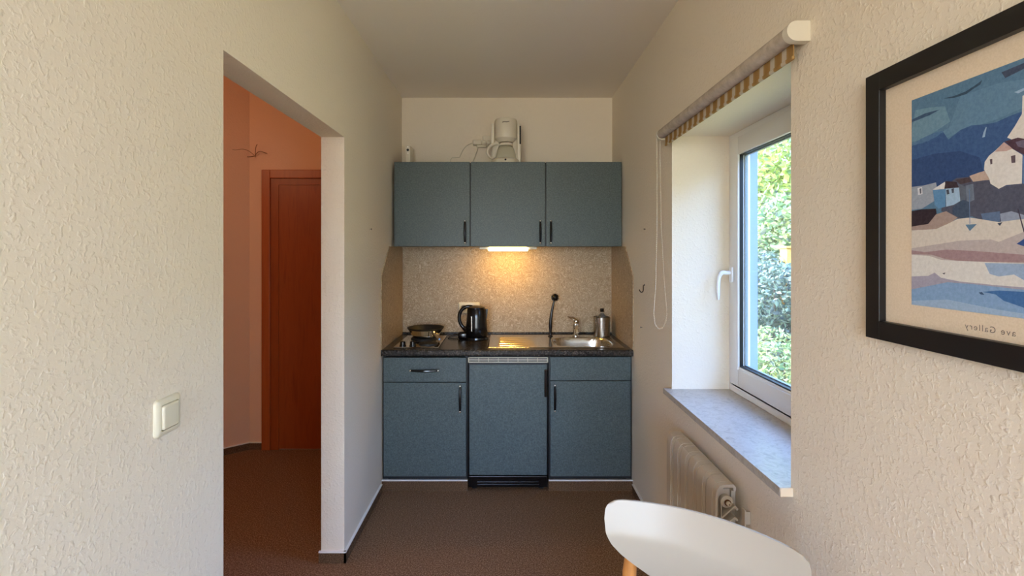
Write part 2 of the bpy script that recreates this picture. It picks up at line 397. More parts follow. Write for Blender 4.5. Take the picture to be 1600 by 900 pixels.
# marble sill
ws = thing('window_sill', 'long grey-beige marble window sill above the radiator', 'window sill', (.9, 1.86, .804))
bm = bm_new(); prism(bm, [(.746, 1.362), (.746, 2.375), (XR-.0008, 2.375), (XR-.0008, W1-.001), (1.051, W1-.001), (1.051, W0+.001), (XR-.0008, W0+.001), (XR-.0008, 1.362)], 'z', .8045, WS)
obj('sill_slab', bm, 'marble', ws)
bm = bm_new(); box(bm, .747, XR-.001, 1.3585, 1.3618, .805, WS-.0005); o = obj('sill_end', bm, 'sillend', ws); o['label'] = 'plain beige end cap of the sill'

# ------------------------------------------------------------------ roller blind
rb = thing('roller_blind', 'rolled-up beige roller blind mounted above the window', 'blind', (.75, 1.84, 2.04))
bm = bm_new(); rot = Matrix.Rotation(-PI/2, 3, 'X')
lathe(bm, [(.0225, 0), (.0225, 1.085)], (.745, 1.305, 2.041), 28, rot=rot); obj('fabric_roll', bm, 'blind', rb, smooth=True)
bm = bm_new(); box(bm, .756, .7585, 1.315, 2.375, 1.987, 2.04); box(bm, .753, .7615, 1.315, 2.375, 1.979, 1.990, bev=.003); obj('fabric_hem', bm, 'stripe', rb)
def endcap(y0, y1):
    bm = bm_new(); pts = [(XR-.0005, 2.014), (XR-.0005, 2.066)]
    pts += [(.747+.026*math.cos(a), 2.040+.026*math.sin(a)) for a in [PI/2+PI*i/14 for i in range(15)]]
    prism(bm, pts, 'y', y0, y1); return bm
obj('end_cap', endcap(1.282, 1.305), 'wplastic', rb, smooth=True); obj('end_cap', endcap(2.390, 2.410), 'wplastic', rb, smooth=True)
bm = bm_new()
top = Vector((.728, 2.40, 2.03)); zb = 1.105
pts = []
L = [(.728, 2.415, 2.04), (.729, 2.418, 1.8), (.730, 2.425, 1.5), (.725, 2.44, 1.28), (.722, 2.45, 1.18)]
def sm(p, q, n): return [Vector(p).lerp(Vector(q), i/n) for i in range(n)]
path = []
left = [(.728, 2.412, 2.04), (.728, 2.412, 1.6), (.722, 2.412, 1.30), (.713, 2.412, 1.19)]
right = [(.776, 2.412, 1.19), (.764, 2.412, 1.33), (.748, 2.412, 1.6), (.742, 2.412, 2.04)]
for a, b in zip(left, left[1:]): path += sm(a, b, 60)
path += bez(left[-1], (.706, 2.412, 1.075), (.779, 2.412, 1.075), right[0], 26)
for a, b in zip(right, right[1:]): path += sm(a, b, 60)
# resample to beads
d_acc = 0; last = path[0]; beads = [last]
for p in path[1:]:
    d_acc += (p-last).length; last = p
    if d_acc >= .0062: beads.append(p); d_acc = 0
for p in beads: lathe(bm, [(1e-5, -.0024), (.0019, -.0013), (.0024, 0), (.0019, .0013), (1e-5, .0024)], p, 6, cap=False)
tube(bm, path[::6], .0008, 4)
obj('pull_chain', bm, 'wplastic', rb, smooth=True)

# wall hook, nails
bm = bm_new()
tube(bm, [(XR-.002, 2.82, 1.292), (XR-.008, 2.82, 1.288), (XR-.008, 2.82, 1.262)] + bez((XR-.008, 2.82, 1.262), (XR-.010, 2.82, 1.246), (XR-.026, 2.82, 1.246), (XR-.030, 2.82, 1.266), 8), .003, 8)
lathe(bm, [(.006, 0), (.006, .002)], (XR-.0022, 2.82, 1.292), 12, rot=Matrix.Rotation(PI/2, 3, 'Y'))
tag(obj('wall_hook', bm, 'nail', origin=(XR, 2.82, 1.27), smooth=True), 'small dark metal hook on the right wall between backsplash and blind chain', 'hook')
def nail(x, y, z, nx, label):
    bm = bm_new(); r = Matrix.Rotation(PI/2*nx, 3, 'Y'); lathe(bm, [(.0015, 0), (.0015, .008), (.005, .0085), (.005, .010), (.001, .011)], (x, y, z), 10, rot=r)
    tag(obj('nail', bm, 'nail', origin=(x, y, z)), label, 'nail')
nail(XL, 2.82, 1.607, 1, 'small nail head in the left wall beside the wall cabinets')
nail(XR, 2.80, 1.606, -1, 'small nail head in the right wall beside the wall cabinets')
nail(XR, 2.87, 1.045, -1, 'small nail head in the right wall below the metal hook')

# ------------------------------------------------------------------ radiator
rd = thing('radiator', 'cream sectional radiator on the right wall under the window sill', 'radiator', (.72, 1.88, .12))
NS, y0, y1 = 6, 1.63, 2.13; pitch = (y1-y0)/NS
def section(bm, a, b):
    F, B, T, Z0 = .684, .752, .712, .13
    # front shell : profile in (x,z) with rounded top front
    prof = [(F, Z0), (F, T-.045), (F+.004, T-.02), (F+.014, T-.006), (F+.026, T-.001), (B-.010, T), (B-.002, T-.006), (B, T-.016), (B-.003, T-.024), (B-.008, T-.020), (B-.010, T-.010),
            (F+.028, T-.010), (F+.018, T-.017), (F+.012, T-.028), (F+.008, T-.05), (F+.008, Z0)]
    g = .0026
    prism(bm, prof, 'y', a+g, b-g)
    # ridge bands on the front shell
    for k in (0,):
        mid = (a+b)/2
        prism(bm, [(F-.003, Z0+.01), (F-.003, T-.047), (F+.0014, T-.0208), (F+.0124, T-.0045), (F+.026, T+.0004), (B-.012, T+.0006), (B-.012, T-.002), (F+.026, T-.004), (F+.02, T-.02), (F+.006, T-.05), (F+.006, Z0+.01)], 'y', mid-.016, mid+.016)
    y_in = a+.022 if a == y0 else a
    box(bm, F+.020, B-.013, y_in, b, T-.05, T-.022); box(bm, F+.018, F+.021, y_in, b, Z0+.01, T-.04)
    # inner fins
    box(bm, F+.008, B-.006, mid-.004, mid+.004, Z0+.03, T-.02)
    box(bm, F+.020, F+.022, a+g*2, b-g*2, Z0+.01, T-.06)
    for i in range(9):
        z = T-.070-i*.036
        if z-.03 < Z0: break
        prism(bm, [(F+.012, z-.052), (F+.012, z-.046), (B-.004, z), (B+.008, z-.010), (B+.004, z-.016), (B-.006, z-.007)], 'y', a+.004, b-.004)
for i in range(NS):
    bm = bm_new(); section(bm, y0+i*pitch, y0+(i+1)*pitch); obj('section', bm, 'rad', rd, smooth=True, angle=28)
for zz in (.655, .19):
    bm = bm_new(); r = Matrix.Rotation(-PI/2, 3, 'X')
    lathe(bm, [(.019, 0), (.019, y1-y0-.02)], (.722, y0+.01, zz), 24, rot=r); obj('header_pipe', bm, 'rad', rd, smooth=True)
bm = bm_new(); r = Matrix.Rotation(PI/2, 3, 'X')
lathe(bm, [(.020, 0), (.020, .008), (.016, .011), (.0115, .0112), (.0115, .013)], (.722, y0+.012, .655), 24, rot=r)
lathe(bm, [(.0105, .012), (.0105, .017)], (.722, y0+.012, .655), 24, mi=1, rot=r)
lathe(bm, [(.0075, .016), (.0075, .026), (.0065, .028), (.002, .028)], (.722, y0+.012, .655), 6, rot=r)
lathe(bm, [(.002, .0275), (.002, .0285)], (.722, y0+.012, .655), 8, mi=1, rot=r)
o = obj('vent_plug', bm, ['rad', 'brass'], rd, smooth=True)
bm = bm_new(); box(bm, .765, XR-.001, 1.70, 1.725, .55, .66, bev=.002); obj('wall_bracket', bm, 'rad', rd)
bm = bm_new(); box(bm, XR-.022, XR-.018, 1.59, 1.612, .585, .65, bev=.001); box(bm, XR-.0185, XR-.0005, 1.598, 1.604, .60, .64); obj('bracket_plate', bm, 'rad', rd)

# ------------------------------------------------------------------ base cabinets
ZW0, ZW1 = .838, .878
YD = 3.083      # plane of the door faces
def bow(bm, p0, p1, out=Vector((0, -.030, 0)), mi_b=0, mi_c=1):
    p0 = Vector(p0); p1 = Vector(p1); ax = (p1-p0)
    pts = [p0+out*.95] + [p0+ax*t+out*(.95+.35*math.sin(PI*t)) for t in [i/12 for i in range(1, 12)]] + [p1+out*.95]
    tube(bm, pts, .0065, 10, mi_b, radii=[.0055]+[.0068+.0015*math.sin(PI*i/12) for i in range(1, 12)]+[.0055])
    for p in (p0, p1):
        s = -1 if p is p0 else 1; q = p + ax.normalized()*s*.004
        tube(bm, [q, q+out*.7], .006, 10, mi_c); ball(bm, q+out*.9, .0078, mi_c)
def carcass(bm, x0, x1, ya, yb, z0, z1, top=True, t=.016):
    box(bm, x0, x0+t, ya, yb, z0, z1); box(bm, x1-t, x1, ya, yb, z0, z1)
    box(bm, x0+t, x1-t, ya, yb, z0, z0+t); box(bm, x0+t, x1-t, yb-.006, yb, z0+t, z1)
    if top: box(bm, x0+t, x1-t, ya, yb, z1-t, z1)
def front(bm, x0, x1, z0, z1, y=YD, t=.018):
    box(bm, x0, x1, y, y+t, z0, z1, bev=.0012, seg=1)
YC = YD+.020
c1 = thing('base_cabinet', 'blue-grey base cabinet with drawer left of the fridge, under the hob', 'cabinet', (-.5, 3.35, .07))
bm = bm_new(); carcass(bm, -.766, -.240, YC, 3.67, .070, .837, top=False); box(bm, -.750, -.256, YC, YC+.016, .665, .682); obj('carcass', bm, 'black', c1)
bm = bm_new(); front(bm, -.757, -.2485, .6765, .8265); dr = obj('drawer', bm, 'front', c1)
bm = bm_new(); bow(bm, (-.583, YD, .752), (-.421, YD, .752)); obj('handle', bm, ['bplastic', 'chrome'], dr, smooth=True)
bm = bm_new(); front(bm, -.757, -.2485, .0930, .6715); dd = obj('door', bm, 'front', c1)
bm = bm_new(); bow(bm, (-.283, YD, .505), (-.283, YD, .652)); obj('handle', bm, ['bplastic', 'chrome'], dd, smooth=True)
c2 = thing('base_cabinet', 'blue-grey base cabinet right of the fridge, under the sink', 'cabinet', (.52, 3.35, .07))
bm = bm_new(); carcass(bm, .263, .779, YC, 3.67, .070, .837, top=False); box(bm, .279, .763, YC, YC+.016, .665, .682); obj('carcass', bm, 'black', c2)
bm = bm_new(); front(bm, .2725, .7685, .6765+.010, .8265+.003); obj('front_panel', bm, 'front', c2)
bm = bm_new(); front(bm, .2725, .7685, .0930, .6815); dd = obj('door', bm, 'front', c2)
bm = bm_new(); bow(bm, (.298, YD, .510), (.298, YD, .657)); obj('handle', bm, ['bplastic', 'chrome'], dd, smooth=True)

# fridge
fr = thing('fridge', 'undercounter fridge with blue-grey door and white vent grille at its top', 'fridge', (.012, 3.35, 0))
bm = bm_new(); box(bm, -.233, .256, 3.105, 3.66, .02, .835); obj('cabinet_body', bm, 'black', fr)
bm = bm_new(); box(bm, -.226, .249, YD-.006, YD+.018, .104, .783, bev=.002); box(bm, -.231, .254, YD+.004, YD+.022, .100, .792, 1)
fd = obj('door', bm, ['front', 'black'], fr)
bm = bm_new(); box(bm, .234, .255, YD-.022, YD-.006, .588, .757, bev=.004); box(bm, .249, .255, YD-.012, YD+.004, .588, .757); obj('handle', bm, 'bplastic', fd)
bm = bm_new()
box(bm, -.235, .258, YD-.004, YD+.003, .796, .801, bev=.001); box(bm, -.235, .258, YD-.004, YD+.003, .8235, .8285, bev=.001)
for x in (-.235, .253): box(bm, x, x+.005, YD-.004, YD+.003, .796, .8285)
for z in (.806, .814): box(bm, -.23, .253, YD-.002, YD+.002, z, z+.0028)
for i, x in enumerate([-.23+.483*k/8 for k in range(1, 8)]): box(bm, x-.0012, x+.0012, YD-.003, YD+.002, .801, .8235)
obj('vent_grille', bm, 'wplastic', fr)
bm = bm_new(); box(bm, -.232, .255, YD-.004, 3.104, .028, .096, bev=.003)
for z in (.042, .058): box(bm, -.18, .20, YD-.009, YD-.003, z, z+.006, bev=.0015)
obj('kick_panel', bm, 'bplastic', fr)
for x in (-.20, .22):
    for y in (3.14, 3.62):
        bm = bm_new(); lathe(bm, [(.018, 0), (.018, .022)], (x, y, 0), 16); obj('foot', bm, 'black', fr)

# worktop with cut-outs for sink and hob
HX = (-.705, -.425); HY = (3.14, 3.56)
SX = (-.118, .742); SY = (3.125, 3.620)
bm = bm_new()
YF, YW = 3.060, YB-.007
def wt(x0, x1, ya, yb): box(bm, x0, x1, ya, yb, ZW0, ZW1)
ix0, ix1, iy0, iy1 = SX[0]+.02, SX[1]-.02, SY[0]+.02, SY[1]-.02
prism(bm, [(YF+.006, ZW0), (YF+.001, ZW0+.005), (YF, ZW0+.012), (YF, ZW1-.012), (YF+.003, ZW1-.004), (YF+.010, ZW1), (iy0, ZW1), (iy0, ZW0)], 'x', -.768, .780)
wt(-.768, ix0, iy0, YW); wt(ix1, .780, iy0, YW); wt(ix0, ix1, iy1, YW)
tag(obj('worktop', bm, 'worktop', origin=(0, 3.37, ZW0), smooth=False), 'black speckled kitchen worktop across the base cabinets and fridge', 'worktop')

# backsplash
bs = thing('backsplash', 'swirled beige splash panel behind and beside the worktop', 'backsplash', (0, YB, ZW1))
bm = bm_new(); box(bm, -.762, .774, YB-.006, YB-.0005, ZW1+.0005, 1.5165); obj('back_panel', bm, 'splash', bs)
sp = [(YB-.0065, ZW1+.0005), (3.058, ZW1+.0005), (3.058, 1.325), (3.262, 1.5165), (YB-.0065, 1.5165)]
bm = bm_new(); prism(bm, sp, 'x', XL+.0005, XL+.007); obj('side_panel', bm, 'splash', bs)
bm = bm_new(); prism(bm, sp, 'x', XR-.007, XR-.0005); obj('side_panel', bm, 'splash', bs)
bm = bm_new(); box(bm, -.765, .777, YB-.016, YB-.006, ZW1+.0002, ZW1+.014, bev=.003); obj('seal_strip', bm, 'worktop', bs)

# ------------------------------------------------------------------ hob
hb = thing('hob', 'built-in steel two-ring hob at the left end of the worktop', 'hob', (-.565, 3.35, ZW1))
bm = bm_new(); box(bm, -.707, -.423, 3.122, 3.565, ZW1+.0003, ZW1+.007, bev=.0035); obj('hob_plate', bm, 'chrome', hb)
for (x, y, r) in ((-.505, 3.235, .062), (-.565, 3.43, .088)):
    bm = bm_new(); lathe(bm, [(r, 0), (r, .006), (r-.006, .009), (r*.3, .009), (r*.28, .0075), (0.001, .0075)], (x, y, ZW1+.007), 40); obj('hotplate', bm, 'matteblack', hb, smooth=True)
for x in (-.655, -.592):
    bm = bm_new(); lathe(bm, [(.021, 0), (.021, .004), (.018, .006), (.0165, .026), (.013, .029), (.001, .029)], (x, 3.162, ZW1+.007), 24); box(bm, x-.003, x+.003, 3.144, 3.165, ZW1+.034, ZW1+.038); obj('knob', bm, 'bplastic', hb, smooth=True)
# pan
pc = (-.555, 3.44, ZW1+.0165)
pn = thing('frying_pan', 'shiny steel pan with dark rim sitting on the hob', 'pan', pc)
bm = bm_new(); lathe(bm, [(.001, 0), (.078, 0), (.086, .004), (.101, .026), (.114, .050), (.124, .066), (.1255, .0665), (.1225, .063), (.110, .045), (.096, .022), (.082, .006), (.001, .005)], pc, 48, cap=False)
obj('pan_body', bm, 'chrome', pn, smooth=True, angle=60)
bm = bm_new(); lathe(bm, [(.1195, .0560), (.1252, .0662), (.1268, .0675), (.1250, .0690), (.1215, .0665), (.1165, .0575), (.108, .042), (.094, .02), (.08, .0068), (.001, .0062)], pc, 48, cap=False); obj('coated_inside', bm, 'matteblack', pn, smooth=True, angle=60)
bm = bm_new(); hd = Vector((.45, -.89, 0)).normalized(); p0 = Vector(pc)+hd*.112+Vector((0, 0, .040))
tube(bm, bez(p0, p0+hd*.05+Vector((0, 0, .012)), p0+hd*.10+Vector((0, 0, -.002)), p0+hd*.175+Vector((0, 0, -.012)), 12), .009, 12, radii=[.007, .007, .008, .009, .010, .0105, .0105, .0105, .0105, .010, .010, .009, .007])
obj('pan_handle', bm, 'chrome', pn, smooth=True)

# ------------------------------------------------------------------ kettle
kc = Vector((-.205, 3.46, ZW1+.0004))
kt = thing('kettle', 'black electric kettle standing on the worktop left of the drainer', 'kettle', kc)
bm = bm_new(); lathe(bm, [(.082, 0), (.084, .004), (.082, .016), (.070, .020), (.001, .020)], kc, 36); box(bm, kc.x-.128, kc.x-.06, kc.y-.03, kc.y+.03, kc.z, kc.z+.05, bev=.014, seg=3); obj('power_base', bm, 'bplastic', kt, smooth=True)
bm = bm_new(); lathe(bm, [(.001, .021), (.070, .021), (.076, .030), (.073, .09), (.069, .15), (.066, .205), (.064, .208), (.001, .212)], kc, 40)
# spout
prism(bm, [(kc.x+.050, kc.z+.13), (kc.x+.069, kc.z+.13), (kc.x+.079, kc.z+.208), (kc.x+.050, kc.z+.2085)], 'y', kc.y-.012, kc.y+.012); obj('kettle_body', bm, 'bplastic', kt, smooth=True, angle=50)
bm = bm_new(); lathe(bm, [(.062, .210), (.060, .220), (.040, .228), (.001, .230)], kc+Vector((-.004, 0, 0)), 36); obj('lid', bm, 'bplastic', kt, smooth=True)
bm = bm_new(); hp = bez(kc+Vector((-.03, 0, .222)), kc+Vector((-.135, 0, .245)), kc+Vector((-.15, 0, .10)), kc+Vector((-.070, 0, .065)), 16)
tube(bm, hp, .013, 12, radii=[.012]*2+[.0125]*13+[.016, .02]); obj('handle', bm, 'bplastic', kt, smooth=True)
bm = bm_new(); box(bm, kc.x-.034, kc.x-.026, kc.y-.0745, kc.y-.065, kc.z+.06, kc.z+.165, bev=.002); obj('water_gauge', bm, 'satin', kt)
bm = bm_new(); tube(bm, bez((-.33, 3.46, .8835), (-.44, 3.42, .8825), (-.43, 3.60, .883), (-.33, 3.63, .8835), 14)+bez((-.33, 3.63, .8835), (-.29, 3.64, .90), (-.29, 3.66, .97), (-.285, 3.655, 1.03), 10), .0035, 8); obj('power_cord', bm, 'bplastic', kt, smooth=True)
# socket on splash
sk = thing('wall_socket', 'double white wall socket on the backsplash behind the kettle', 'socket', (-.273, YB-.006, 1.07))
bm = bm_new(); box(bm, -.350, -.196, YB-.016, YB-.0065, 1.030, 1.112, bev=.006, seg=3); obj('cover_plate', bm, 'cream', sk, smooth=True)
for x in (-.312, -.234):
    bm = bm_new(); lathe(bm, [(.024, .0), (.024, .002), (.021, .002), (.020, -.001), (.001, -.001)], (x, YB-.016, 1.071), 28, rot=Matrix.Rotation(PI/2, 3, 'X')); obj('socket_insert', bm, 'wplastic', sk, smooth=True)

# ------------------------------------------------------------------ sink
sn = thing('kitchen_sink', 'stainless steel sink with ribbed drainer set into the worktop', 'sink', (.31, 3.37, ZW1))
bm = bm_new(); NX, NY = 216, 124
def sinkz(x, y):
    z = ZW1+.004
    ex = min(x-SX[0], SX[1]-x); ey = min(y-SY[0], SY[1]-y); e = min(ex, ey)
    if e < .006: z = ZW1+.0006+.0034*math.sin(PI/2*max(0, e)/.006)
    elif e > .014: z -= .0022*min(1, (e-.014)/.006)
    # bowl
    bx, by = (x-.505)/.190, (y-3.345)/.172
    q = (abs(bx)**4+abs(by)**4)**.25
    if q < 1.06:
        if q > 1: z -= .006*(1.06-q)/.06*.5
        else:
            t = min(1, (1-q)/.26); z -= .003+.145*(1-(1-t)**2.6)
    # drainer well and ribs
    dx, dy = (x-.075)/.165, (y-3.37)/.205
    q2 = (abs(dx)**6+abs(dy)**6)**(1/6)
    if q2 < 1:
        k = min(1, (1-q2)/.10); z -= .004*k
        ph = (y-3.2)/.076; rib = max(0, math.cos(2*PI*ph))
        xk = max(0, min(1, (x+.062)/.02))*max(0, min(1, (.20-x)/.02))
        z += .009*k*rib**2*xk*(1-(x+.06)/.5)
    return z
xs = [SX[0]+(SX[1]-SX[0])*i/NX for i in range(NX+1)]; ys = [SY[0]+(SY[1]-SY[0])*i/NY for i in range(NY+1)]
V = [[bm.verts.new((x, y, sinkz(x, y))) for y in ys] for x in xs]
for i in range(NX):
    for j in range(NY): bm.faces.new([V[i][j], V[i+1][j], V[i+1][j+1], V[i][j+1]])
obj('sink_top', bm, 'steel', sn, smooth=True, angle=80)
bm = bm_new(); lathe(bm, [(.032, 0), (.032, .003), (.027, .004), (.02, .001), (.001, .001)], (.505, 3.345, ZW1-.144), 28); obj('drain_strainer', bm, 'chrome', sn, smooth=True)
# tap
tp = thing('mixer_tap', 'chrome single-lever mixer tap at the back of the sink', 'tap', (.498, 3.578, ZW1+.002))
bm = bm_new(); c = Vector((.498, 3.578, ZW1+.0022))
lathe(bm, [(.026, 0), (.026, .005), (.021, .009), (.0195, .05), (.021, .075), (.020, .090), (.016, .098), (.001, .100)], c, 28); obj('tap_body', bm, 'chrome', tp, smooth=True)
bm = bm_new(); tube(bm, bez(c+Vector((0, -.01, .055)), c+Vector((-.003, -.06, .085)), c+Vector((-.008, -.10, .085)), c+Vector((-.010, -.150, .062)), 12)+[c+Vector((-.010, -.156, .046))], .011, 14, radii=[.014, .0135, .013, .0125, .012, .012, .0115, .011, .011, .011, .011, .011, .0115, .012]); obj('spout', bm, 'chrome', tp, smooth=True)
bm = bm_new(); ball(bm, c+Vector((.004, 0, .105)), .021, sz=.8); tube(bm, bez(c+Vector((0, 0, .112)), c+Vector((-.02, -.01, .125)), c+Vector((-.03, -.02, .128)), c+Vector((-.062, -.035, .142)), 8), .006, 10, radii=[.012, .010, .009, .008, .007, .0065, .006, .0055, .004]); obj('lever', bm, 'chrome', tp, smooth=True)

# dish brush on a suction foot
db = thing('dish_brush', 'black long-handled dish brush standing upright on the sink rim', 'brush', (.315, 3.56, ZW1+.002))
bm = bm_new(); c = Vector((.315, 3.56, ZW1+.002))
lathe(bm, [(.018, 0), (.017, .004), (.009, .010), (.007, .022), (.0085, .034)], c, 20)
tube(bm, bez(c+Vector((0, 0, .03)), c+Vector((-.001, 0, .12)), c+Vector((.006, 0, .17)), c+Vector((.028, 0, .258)), 16), .007, 12, radii=[.009, .0105, .0125, .013, .013, .0125, .012, .0115, .011, .0105, .010, .0095, .009, .0085, .008, .0075, .0075]); obj('brush_handle', bm, 'bplastic', db, smooth=True)
bm = bm_new(); hc = c+Vector((.033, -.002, .276)); ball(bm, hc, .022, seg=16)
rr = random.Random(3)
for i in range(220):
    v = Vector((rr.gauss(0, 1), rr.gauss(0, 1), rr.gauss(0, 1))).normalized()
    tube(bm, [hc+v*.018, hc+v*.0285], .0012, 4)
obj('bristles', bm, 'bplastic', db)

# utensil holder
hc = Vector((.683, 3.575, ZW1+.0022))
ut = thing('utensil_holder', 'perforated stainless steel cutlery pot at the right rear corner of the sink', 'utensil holder', hc)
bm = bm_new(); lathe(bm, [(.001, 0), (.055, 0), (.0585, .003), (.0585, .134), (.060, .136), (.0585, .138), (.0565, .136), (.0565, .006), (.001, .005)], hc, 48, cap=False); obj('steel_cup', bm, 'satin', ut, smooth=True)
for row in range(9):
    pass
bm = bm_new()
for row in range(8):
    for a in (-2.05, -1.85, -1.65, -1.42, -1.2, -1.0):
        z = .022+row*.013; p = hc+Vector((math.cos(a)*.0587, math.sin(a)*.0587, z))
        n = Vector((math.cos(a), math.sin(a), 0)); rot = n.to_track_quat('Z', 'Y').to_matrix()
        lathe(bm, [(.0026, 0), (.0026, .0004)], p, 8, rot=rot)
obj('perforations', bm, 'void', ut)
# bottle inside
bc = hc+Vector((.004, .005, .006))
bt = thing('bottle', 'clear bottle with a black cap standing in the steel cutlery pot', 'bottle', bc)
bm = bm_new(); lathe(bm, [(.001, 0), (.032, 0), (.034, .004), (.034, .118), (.030, .135), (.016, .150), (.011, .156), (.011, .166), (.001, .166)], bc, 32, cap=False); obj('bottle_body', bm, 'clear', bt, smooth=True)
bm = bm_new(); lathe(bm, [(.013, .1665), (.014, .168), (.014, .188), (.012, .190), (.001, .190)], bc, 20); obj('bottle_cap', bm, 'bplastic', bt, smooth=True)

# ------------------------------------------------------------------ wall cabinets
YU = 3.347; U0, U1 = 1.519, 2.083
def wallcab(x0, x1, label, hx):
    t = thing('wall_cabinet', label, 'cabinet', ((x0+x1)/2, 3.5, U0), 'wall cabinets over the worktop')
    bm = bm_new(); carcass(bm, x0, x1, YU+.020, YB-.001, U0+.0, U1); obj('carcass', bm, 'black', t)
    bm = bm_new(); front(bm, x0+.004, x1-.003, U0-.001, U1+.001, YU); d = obj('door', bm, 'front', t)
    bm = bm_new(); bow(bm, (hx, YU, 1.545), (hx, YU, 1.682)); obj('handle', bm, ['bplastic', 'chrome'], d, smooth=True)
    return t
wallcab(-.755, -.242, 'blue-grey wall cabinet on the left, beneath the slim white box', -.275)
wallcab(-.241, .263, 'blue-grey wall cabinet in the middle, beneath the coffee maker', .226)
wallcab(.264, .776, 'blue-grey wall cabinet on the right, nearest the window', .297)

# under-cabinet lamp
lp = thing('under_cabinet_light', 'glowing striplight mounted under the middle wall cabinet', 'light', (.01, 3.47, U0))
bm = bm_new(); box(bm, -.185, .210, 3.435, 3.50, U0-.020, U0-.001, bev=.003); obj('lamp_housing', bm, 'wplastic', lp)
m = Mat('glowing tube'); m.b.inputs['Emission Color'].default_value = (1, .78, .36, 1); m.b.inputs['Emission Strength'].default_value = 9; M['glow'] = m.m
bm = bm_new(); rot = Matrix.Rotation(PI/2, 3, 'Y')
lathe(bm, [(.001, -.004), (.010, -.002), (.0135, .005), (.0135, .265), (.010, .272), (.001, .274)], (-.122, 3.432, U0-.019), 20, rot=rot, cap=False); obj('lamp_tube', bm, 'glow', lp, smooth=True)
bm = bm_new(); tube(bm, bez((-.185, 3.49, U0-.008), (-.26, 3.50, U0-.0), (-.27, 3.52, U0-.06), (-.235, 3.53, U0-.055), 12), .0025, 6); obj('lamp_cable', bm, 'cable', lp, smooth=True)
l = bpy.data.lights.new('lamp_tube_light', 'AREA'); l.shape = 'RECTANGLE'; l.size = .27; l.size_y = .02; l.energy = 2.8; l.color = (1, .56, .10)
o = bpy.data.objects.new('lamp_tube_light', l); COL.objects.link(o); o.parent = lp; o.location = (.003, -.02, -.045); o.rotation_euler = Vector((0, .45, -1)).to_track_quat('-Z', 'Y').to_euler()

# ------------------------------------------------------------------ coffee maker
cm = thing('coffee_maker', 'white filter coffee maker standing on the middle wall cabinet', 'coffee maker', (-.003, 3.53, U1+.0015))
cx, cy, cz = -.003, 3.50, U1+.0016
bm = bm_new(); box(bm, cx-.100, cx+.100, cy-.005, cy+.135, cz, cz+.285, bev=.012, seg=3)
box(bm, cx-.104, cx-.078, cy-.05, cy+.13, cz+.14, cz+.285, bev=.006); box(bm, cx+.078, cx+.104, cy-.05, cy+.13, cz, cz+.285, bev=.006); obj('water_tank', bm, 'wplastic', cm, smooth=True)
bm = bm_new(); box(bm, cx+.094, cx+.1048, cy-.052, cy-.03, cz+.142, cz+.268, bev=.002); obj('level_window', bm, 'matteblack', cm)
bm = bm_new(); lathe(bm, [(.001, .158), (.050, .158), (.062, .170), (.076, .182), (.078, .19), (.078, .30), (.072, .315), (.05, .323), (.001, .325)], (cx, cy-.02, cz), 40); obj('filter_housing', bm, 'wplastic', cm, smooth=True)
bm = bm_new()
tube(bm, [(cx-.024, cy-.0975, cz+.280), (cx-.012, cy-.0985, cz+.284), (cx, cy-.0988, cz+.2825), (cx+.012, cy-.0985, cz+.283), (cx+.024, cy-.0975, cz+.288)], .0022, 6); obj('name_mark', bm, 'nail', cm)
bm = bm_new(); lathe(bm, [(.001, 0), (.100, 0), (.102, .004), (.096, .030), (.084, .040), (.072, .042), (.001, .042)], (cx, cy-.02, cz), 44); obj('warming_base', bm, 'wplastic', cm, smooth=True)
bm = bm_new(); lathe(bm, [(.0065, 0), (.0065, .003), (.001, .004)], (cx-.002, cy-.1185, cz+.022), 14, rot=Matrix.Rotation(PI/2, 3, 'X')); obj('power_button', bm, 'matteblack', cm)
bm = bm_new(); gc = (cx, cy-.02, cz+.0425)
lathe(bm, [(.001, 0), (.066, 0), (.070, .006), (.069, .03), (.060, .065), (.046, .092), (.044, .100)], gc, 36, cap=False); cf = obj('carafe', bm, 'carafe', cm, smooth=True)
bm = bm_new(); lathe(bm, [(.0465, .090), (.049, .093), (.049, .105), (.04, .111), (.001, .112)], gc, 32, cap=False); obj('carafe_lid', bm, 'wplastic', cf, smooth=True)
bm = bm_new(); g = Vector(gc)
tube(bm, [g+Vector((-.047, -.012, .098))]+bez(g+Vector((-.06, -.016, .104)), g+Vector((-.105, -.03, .112)), g+Vector((-.165, -.04, .03)), g+Vector((-.095, -.03, .000)), 12)+[g+Vector((-.078, -.02, .010)), g+Vector((-.062, -.02, .060)), g+Vector((-.050, -.014, .095))], .008, 10, radii=[.007, .008, .009, .010, .010, .010, .010, .010, .010, .010, .010, .009, .008, .007, .006, .005, .005]); obj('carafe_handle', bm, 'wplastic', cf, smooth=True)
# socket with plugs above the cabinets
so = thing('wall_socket', 'white wall socket with plug low on the back wall left of the coffee maker', 'socket', (-.14, YB, 2.27))
bm = bm_new(); box(bm, -.175, -.100, YB-.012, YB-.0005, 2.262, 2.297+.04, bev=.005); obj('cover_plate', bm, 'wplastic', so)
pl = thing('power_plug', 'white angled power adapter plugged in left of the coffee maker', 'plug', (-.19, YB-.03, 2.27))
bm = bm_new(); box(bm, -.245, -.178, YB-.058, YB-.002, 2.262, 2.298, bev=.008, seg=3); obj('adapter_body', bm, 'wplastic', pl, smooth=True)
bm = bm_new(); lathe(bm, [(.014, 0), (.018, .01), (.018, .022), (.011, .034)], (-.178, YB-.035, 2.280), 20, rot=Matrix.Rotation(PI/2, 3, 'Y')); lathe(bm, [(.018, 0), (.018, .02)], (-.138, YB-.035, 2.280), 20, rot=Matrix.Rotation(PI/2, 3, 'Y')); obj('plug_head', bm, 'wplastic', pl, smooth=True)
bm = bm_new(); box(bm, -.215, -.145, YB-.05, YB-.012, 2.247, 2.261, bev=.004); obj('plug_tail', bm, 'wplastic', pl)
